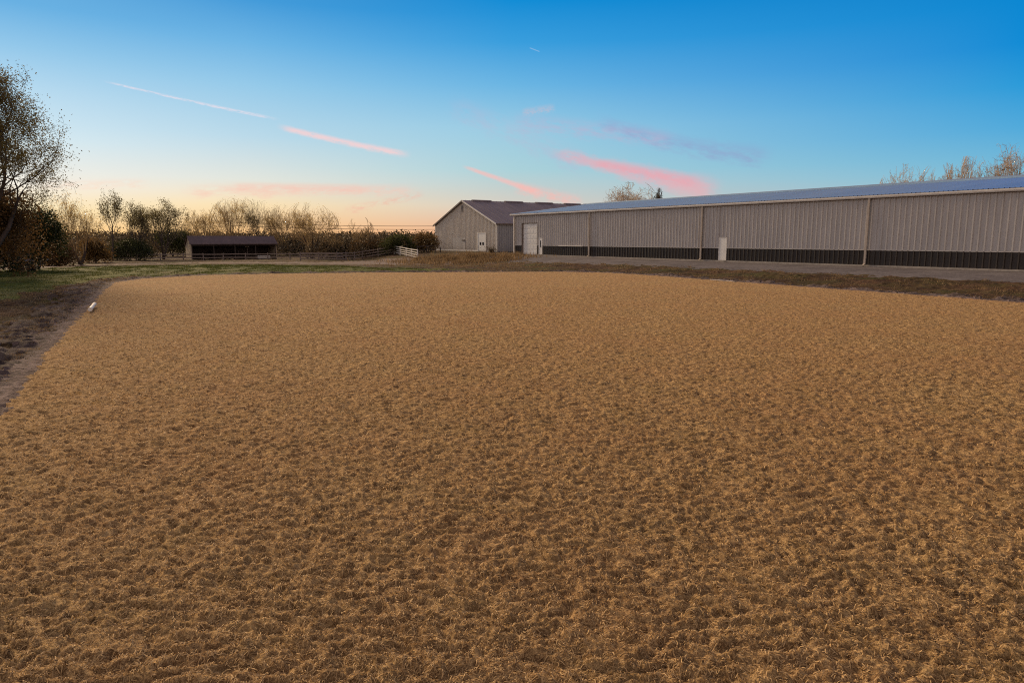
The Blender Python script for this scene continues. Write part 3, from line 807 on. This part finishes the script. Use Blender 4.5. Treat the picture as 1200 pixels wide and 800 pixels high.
# trees beyond the long building
def far_tree(name, label, px, ty, wpxl, depth, seed, leafmat, leaves, bark='palebark', up=.15, ang=50, ls=.2, tw=.03):
    d = pdir(px, ty); t_ = depth / d.y; top = H + d.z * t_; x = d.x * t_
    z = th(x, depth); P = Vector((x, depth, z))
    return make_tree(name, label, P, top - z, wpxl * depth / F, seed, .45, 4, 5, 4, leafmat, bark, leaves, ls, up=up, ang=ang, trunk_r=.22, twig_r=tw)
far_tree("bare_tree", "pale bare tree showing over the roof's far end below the pink cloud", 738, 214, 84, 118, 101, None, 0)
far_tree("leafy_tree", "small dark leafed treetop beside the pale bare one over the roof", 770, 221, 24, 114, 102, 'leaf_dark', 1800, 'bark')
far_tree("bare_tree", "lowest pale bare treetop over the roof at right, leftmost of its row", 1063, 194, 64, 88, 103, None, 0, tw=.017)
far_tree("bare_tree", "bare treetop second from the left above the right end of the roof", 1104, 193, 56, 86, 104, None, 0, tw=.017)
far_tree("bare_tree", "slightly taller bare treetop third from the left above the roof", 1140, 184, 60, 86, 105, None, 0, tw=.017)
far_tree("bare_tree", "tallest bare golden treetop above the roof at the right edge", 1188, 170, 84, 84, 106, 'leaf_orange', 700, 'palebark', ls=.15, tw=.017)

# far woods: one mass that nobody could count
def woods():
    n = 110000
    a = np.radians(RS.uniform(-50, 60, n)); r = RS.uniform(190, 420, n)
    x = r * np.sin(a); y = r * np.cos(a)
    top = 6.1 + 1.2 * perlin(x / 25, y / 25, 91) + 1.4 * perlin(x / 8, y / 8, 92)
    z = terrain(x, y) + top * RS.rand(n) ** .6 * np.where(r > 300, 1.0, .72)
    V = np.stack([x, y, z], -1)
    rs = np.random.RandomState(5)
    o = add_leaves("far_woods", V, .75, rs, M['leaf_brown'], None)
    tag(o, "distant brown and grey wooded belt along the horizon", "woods", kind='stuff')
woods()
# scrub behind the fences
def scrub():
    n = 42000
    px = RS.uniform(40, 512, n); dep = RS.uniform(100, 165, n)
    x = (px - 600) / F * dep; y = dep
    clump = perlin(x / 5, y / 5, 95) + .5 * perlin(x / 1.8, y / 1.8, 96)
    k = (clump > -.25) & ~((px > 190) & (px < 360) & (dep < 122)); x, y, clump = x[k], y[k], clump[k]
    top = 2.3 + 1.5 * clump
    z = terrain(x, y) + top * RS.rand(len(x)) ** .7
    o = add_leaves("scrub", np.stack([x, y, z], -1), .38, np.random.RandomState(6), M['leaf_brown'], None)
    tag(o, "brown tangled brushwood filling the ground behind the fences", "brush", kind='stuff')
scrub()

# ------------------------------------------------------------------ power line
wA = pdepth(398, 260.5, 190); wB = pdepth(640, 262.5, 190)
for i, (dy, lbl) in enumerate(((0, "upper thin power cable crossing the sky left of the barn"), (-.9, "lower thin power cable crossing the sky left of the barn"))):
    a = wA + Vector((-30, 0, dy)); b = wB + Vector((0, 0, dy))
    pts = [a.lerp(b, k / 24) - Vector((0, 0, .8 * 4 * (k / 24) * (1 - k / 24))) for k in range(25)]
    tag(MB().tube(pts, .06, 5).build("power_cable", M['wire']), lbl, "cable", "overhead power cables")
for (q_, lbl) in ((wA + Vector((-30, 0, 0)), "wooden utility pole hidden among the trees at the cables' left end"), (wB, "wooden utility pole behind the barn at the cables' right end")):
    gz = th(q_.x, q_.y)
    r_ = empty("utility_pole", (q_.x, q_.y, gz)); tag(r_, lbl, "pole")
    MB().tube([(0, 0, -.3), (0, 0, q_.z - gz + .5)], [.17, .11], 8).build("pole", M['darkwood'], r_)
    MB().box(-.06, .06, -1.0, 1.0, q_.z - gz - .1, q_.z - gz + .05).build("crossarm", M['darkwood'], r_)

# ------------------------------------------------------------------ small things
p1 = pz(106, 366, 0.02); p2 = pz(111, 358.5, 0.05)
dv = (p2 - p1)
lg = empty("edge_marker", p1, math.atan2(dv.y, dv.x)); tag(lg, "short white painted tube lying on the arena's left edge", "marker")
MB().tube([(0, 0, .10), (dv.length, 0, .10)], .06, 12).build("tube", M['whiteboard'], lg, smooth=False)
for xx in (0.0, dv.length): MB().tube([(xx - .02, 0, .10), (xx + .02, 0, .10)], .068, 12).build("end_cap", M['whiteboard'], lg)
p1 = pz(833, 328.6, 0); p2 = pz(862, 330.9, 0); dv = p2 - p1
bd = empty("edge_board", p1 + Vector((0, 0, .03)), math.atan2(dv.y, dv.x)); tag(bd, "long flat pale board lying on the arena's right edge", "board")
MB().box(0, dv.length * .62, -.08, .08, 0, .04).build("plank", M['spout'], bd, bevel=.006)
MB().box(dv.length * .64, dv.length, -.07, .08, 0, .035).build("plank", M['spout'], bd, bevel=.006)
# little covered cart on the lawn below the big tree
cp_ = pg(29, 317.5)
ct = empty("garden_cart", cp_, .3); tag(ct, "small dark garden cart with a grey blue cover under the left trees", "cart")
MB().prism([(-.55, -.35, .38), (.55, -.35, .38), (.65, -.35, .72), (-.65, -.35, .72)], (0, .7, 0)).build("tub", M['rubber'], ct)
cv = MB(); NN = 10
for i in range(NN + 1):
    for j in range(7):
        xx = -.68 + 1.36 * i / NN; yy = -.38 + .76 * j / 6
        cv.v.append((xx, yy, .74 + .26 * math.sin(math.pi * i / NN) ** .7 * math.sin(math.pi * j / 6) ** .7 + random.uniform(-.015, .015)))
for i in range(NN):
    for j in range(6): cv.f.append((i * 7 + j, (i + 1) * 7 + j, (i + 1) * 7 + j + 1, i * 7 + j + 1))
cv.build("cover", M['tarp'], ct, smooth=True)
for sx in (-.4, .4):
    for sy in (-.44, .40):
        wv = MB(); wv.tube([(sx, sy, .2), (sx, sy + .08, .2)], .2, 14).build("wheel", M['rubber'], ct)
MB().tube([(.6, 0, .4), (1.0, 0, .32), (1.6, 0, .85)], .025, 6).tube([(1.6, -.15, .85), (1.6, .15, .85)], .025, 6).build("handle", M['steel'], ct)
pp = pg(47, 313.5)
lt = empty("leaning_post", pp); tag(lt, "short dark leaning post at the lawn's back edge near the cart", "post")
MB().tube([(0, 0, -.1), (.05, 0, .7), (.2, 0, 1.25)], [.07, .06, .05], 7).build("stake", M['darkwood'], lt)
for px, hh_, lb in ((502, .9, "short dark post by the barn's left corner"), (516, .75, "stubby dark post in the weeds before the barn's gable")):
    P = pg(px, 296.2)
    r_ = empty("stub_post", P); tag(r_, lb, "post")
    MB().tube([(0, 0, -.1), (0, 0, hh_)], [.09, .08], 8).build("stake", M['darkwood'], r_); MB().tube([(0, 0, hh_), (0, 0, hh_ + .04)], .1, 8).build("cap", M['steel'], r_)

# ------------------------------------------------------------------ sky
w = bpy.data.worlds.new("World"); sc.world = w; w.use_nodes = True
nt = w.node_tree; nt.nodes.clear(); t = NT(nt)
Dn = t.n('ShaderNodeTexCoord').outputs['Generated']
sep = t.n('ShaderNodeSeparateXYZ'); nt.links.new(Dn, sep.inputs[0]); dx, dy, dz = sep.outputs
def lin(c): return tuple(((v / 255) / 12.92 if v / 255 <= .04045 else ((v / 255 + .055) / 1.055) ** 2.4) for v in c)
def se(px, py): d = pdir(px, py).normalized(); return d.z
zf = t.math('DIVIDE', dz, 0.5)      # 0..1 for sin(elev) 0..0.5
def skyramp(px, samples, top):
    st = [(max(0.0, se(px, py)) / .5, lin(c)) for py, c in samples]; st.sort()
    return t.ramp(zf, st + [(.82, lin(top[0])), (1.0, lin(top[1]))])
TOP = ((40, 125, 195), (140, 132, 146))  # mauve zenith, out of view, added to warm the fill light
Lr = skyramp(0, [(0, (98, 176, 228)), (50, (144, 200, 236)), (100, (184, 220, 242)), (160, (218, 238, 246)), (215, (250, 243, 230)), (245, (255, 234, 186)), (275, (255, 210, 142))], ((90, 145, 195), (140, 132, 146)))
Ml = skyramp(300, [(0, (64, 156, 220)), (50, (108, 182, 231)), (100, (150, 204, 236)), (160, (188, 220, 236)), (210, (228, 232, 224)), (240, (254, 228, 182)), (275, (255, 198, 132))], ((70, 135, 190), (140, 132, 146)))
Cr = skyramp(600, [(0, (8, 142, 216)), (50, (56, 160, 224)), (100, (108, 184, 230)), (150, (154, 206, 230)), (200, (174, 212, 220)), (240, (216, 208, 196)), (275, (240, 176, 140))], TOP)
Rr = skyramp(1200, [(0, (0, 136, 212)), (50, (0, 140, 216)), (100, (36, 156, 220)), (150, (80, 172, 222)), (200, (122, 190, 218)), (240, (160, 190, 200)), (275, (200, 170, 160))], ((15, 105, 185), (140, 132, 146)))
azn = t.math('ARCTAN2', dx, dy)
def azf(px0, px1):
    a0 = math.atan2((px0 - 600) / F, 1 / cp); a1 = math.atan2((px1 - 600) / F, 1 / cp)
    nd = t.n('ShaderNodeMapRange'); nd.clamp = True
    nt.links.new(azn, nd.inputs[0]); nd.inputs[1].default_value = a0; nd.inputs[2].default_value = a1
    return nd.outputs[0]
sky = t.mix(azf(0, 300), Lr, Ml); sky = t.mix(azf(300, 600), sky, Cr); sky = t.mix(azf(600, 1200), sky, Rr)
# the half of the sky behind the camera: rosy belt low down, brightened out of view as fill light
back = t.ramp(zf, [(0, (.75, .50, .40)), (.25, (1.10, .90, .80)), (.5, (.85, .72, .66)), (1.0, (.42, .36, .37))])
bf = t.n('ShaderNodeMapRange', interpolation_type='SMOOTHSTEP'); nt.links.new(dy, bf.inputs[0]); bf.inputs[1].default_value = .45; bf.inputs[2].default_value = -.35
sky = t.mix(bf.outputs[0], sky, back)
# clouds and trails as directions on the sky: u = x/y, v = z/y
yy = t.math('MAXIMUM', dy, .05)
U = t.math('DIVIDE', dx, yy); V_ = t.math('DIVIDE', dz, yy)
cmb = t.n('ShaderNodeCombineXYZ'); nt.links.new(U, cmb.inputs[0]); nt.links.new(V_, cmb.inputs[1]); UV = cmb.outputs[0]
def uv(px, py): d = pdir(px, py); return d.x / d.y, d.z / d.y
def cloud(sky, pa, pb, wid, col, op, wa=1.0, wb=1.0, ns=(14, 3), lo=.3, hi=.6, seed=0.0, fuzz=.35, bend=0.0):
    """soft streak from pa to pb (sky directions), wid = half width in px at the middle"""
    a = uv(*pa); b_ = uv(*pb); L = math.hypot(b_[0] - a[0], b_[1] - a[1]); ang_ = math.atan2(b_[1] - a[1], b_[0] - a[0])
    ca, sa_ = math.cos(ang_), math.sin(ang_); cx, cy = (a[0] + b_[0]) / 2, (a[1] + b_[1]) / 2
    du = t.math('SUBTRACT', U, cx); dv_ = t.math('SUBTRACT', V_, cy)
    s_ = t.math('ADD', t.math('MULTIPLY', du, ca / (L / 2)), t.math('MULTIPLY', dv_, sa_ / (L / 2)))
    W = wid / F
    r_ = t.math('ADD', t.math('MULTIPLY', du, -sa_ / W), t.math('MULTIPLY', dv_, ca / W))
    if bend: r_ = t.math('ADD', r_, t.math('MULTIPLY', t.math('MULTIPLY', s_, s_), bend))
    cm = t.n('ShaderNodeCombineXYZ'); nt.links.new(s_, cm.inputs[0]); nt.links.new(r_, cm.inputs[1]); cm.inputs[2].default_value = seed
    nz = t.noise(t.scale(cm.outputs[0], ns[0] / 10, ns[1] / 10, 1), 3.0, 9, .68)
    r_ = t.math('ADD', r_, t.math('MULTIPLY', t.math('SUBTRACT', nz, .5), fuzz * 3))
    wd = t.math('ADD', (wa + wb) / 2, t.math('MULTIPLY', s_, (wb - wa) / 2))
    wd = t.math('MAXIMUM', wd, .05)
    rr = t.math('ABSOLUTE', t.math('DIVIDE', r_, wd))
    m1 = t.n('ShaderNodeMapRange', interpolation_type='SMOOTHSTEP'); nt.links.new(rr, m1.inputs[0]); m1.inputs[1].default_value = 1.25; m1.inputs[2].default_value = 0.1
    m2 = t.n('ShaderNodeMapRange', interpolation_type='SMOOTHSTEP'); nt.links.new(t.math('ABSOLUTE', s_), m2.inputs[0]); m2.inputs[1].default_value = 1.0; m2.inputs[2].default_value = .70
    tex = t.n('ShaderNodeMapRange'); nt.links.new(nz, tex.inputs[0]); tex.inputs[1].default_value = lo; tex.inputs[2].default_value = hi
    fr = t.math('GREATER_THAN', dy, .1)
    f_ = t.math('MULTIPLY', t.math('MULTIPLY', m1.outputs[0], m2.outputs[0]), t.math('MULTIPLY', tex.outputs[0], fr))
    return t.mix(t.math('MULTIPLY', f_, op), sky, lin(col))
PK = (255, 168, 168)
sky = cloud(sky, (205, 224), (500, 222), 9, (252, 200, 182), .6, 1, .8, (18, 4), .36, .62, 1.3, .6)
sky = cloud(sky, (260, 218), (440, 222), 6, (252, 194, 178), .5, 1, 1, (14, 4), .3, .6, 7.3, .5)
sky = cloud(sky, (400, 247), (500, 226), 6, (246, 178, 160), .5, 1, .8, (18, 6), .4, .65, 4.1, .6)
sky = cloud(sky, (40, 218), (180, 214), 6, (255, 214, 190), .5, 1, 1, (18, 6), .35, .65, 9.1, .6)
sky = cloud(sky, (640, 176), (850, 228), 18, (246, 170, 176), .6, .3, 1.0, (14, 6), .25, .5, 2.2, .35)
sky = cloud(sky, (690, 190), (825, 215), 9, (248, 156, 168), .4, .6, 1.0, (14, 6), .25, .5, 5.2, .35)
sky = cloud(sky, (690, 146), (910, 192), 14, (150, 148, 198), .42, .6, 1.0, (16, 6), .3, .6, 3.3, .5, bend=-.5)
sky = cloud(sky, (590, 140), (800, 165), 12, (196, 176, 206), .45, 1.0, 1.0, (16, 6), .35, .65, 13.3, .6)
sky = cloud(sky, (520, 120), (700, 200), 16, (190, 184, 212), .35, 1.0, 1.0, (16, 6), .35, .65, 17.3, .6)
sky = cloud(sky, (610, 132), (652, 126), 5, (205, 190, 205), .5, 1.0, 1.0, (16, 6), .3, .6, 15.3, .6)
sky = cloud(sky, (540, 194), (640, 229), 4.6, (250, 192, 186), .72, .5, 1.0, (16, 3), .2, .45, 6.3, .2)
sky = cloud(sky, (600, 218), (685, 238), 8, (255, 186, 176), .6, 1.0, 1.0, (16, 5), .3, .6, 8.3, .4)
sky = cloud(sky, (322, 149), (484, 184), 4.8, (252, 212, 212), .8, .8, .9, (20, 4), .2, .5, 10.3, .35, bend=-.35)
sky = cloud(sky, (116, 95), (330, 142), 2.0, (246, 228, 236), .62, .6, 1.1, (34, 4), .36, .55, 11.3, .5, bend=-.6)
sky = cloud(sky, (620, 56), (633, 61), 0.7, (240, 240, 245), .2, 1, 1, (16, 3), .2, .4, 12.3, .1)
SUN_EL, SUN_AZ = math.radians(23), math.radians(-40)
nish = t.n('ShaderNodeTexSky', sky_type='NISHITA', sun_disc=False, sun_elevation=SUN_EL, sun_rotation=SUN_AZ)
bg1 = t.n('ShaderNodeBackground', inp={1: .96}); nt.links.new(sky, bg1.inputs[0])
bg2 = t.n('ShaderNodeBackground', inp={1: .001}); nt.links.new(nish.outputs[0], bg2.inputs[0])
ad = t.n('ShaderNodeAddShader'); nt.links.new(bg1.outputs[0], ad.inputs[0]); nt.links.new(bg2.outputs[0], ad.inputs[1])
wo = t.n('ShaderNodeOutputWorld'); nt.links.new(ad.outputs[0], wo.inputs[0])

sd = bpy.data.lights.new("sun", 'SUN'); so = bpy.data.objects.new("sun", sd); COL.objects.link(so)
sd.energy = 5.0; sd.color = (1.0, .72, .42); sd.angle = math.radians(14)
sdir = Vector((math.sin(SUN_AZ) * math.cos(SUN_EL), math.cos(SUN_AZ) * math.cos(SUN_EL), math.sin(SUN_EL)))
so.rotation_euler = (-sdir).to_track_quat('-Z', 'Y').to_euler()

sc.view_settings.view_transform = 'Standard'; sc.view_settings.look = 'None'
sc.view_settings.exposure = 0.0; sc.view_settings.gamma = 1.0
sc.cycles.filter_width = 1.1; sc.cycles.use_denoising = False
sc.cycles.max_bounces = 5; sc.cycles.diffuse_bounces = 2

# repeats that belong together
for o in sc.objects:
    if o.parent is None and "group" not in o and o.get("category") in ("tree", "bush"):
        if "roof" in o["label"] and "shed" not in o["label"]: o["group"] = "treetops showing over the long roof"
        elif o["category"] == "bush": o["group"] = "bushes along the left and behind the fences"
        else: o["group"] = GT
    if o.parent is None and o.get("category") == "fence": o["group"] = "paddock fences left of the barn"
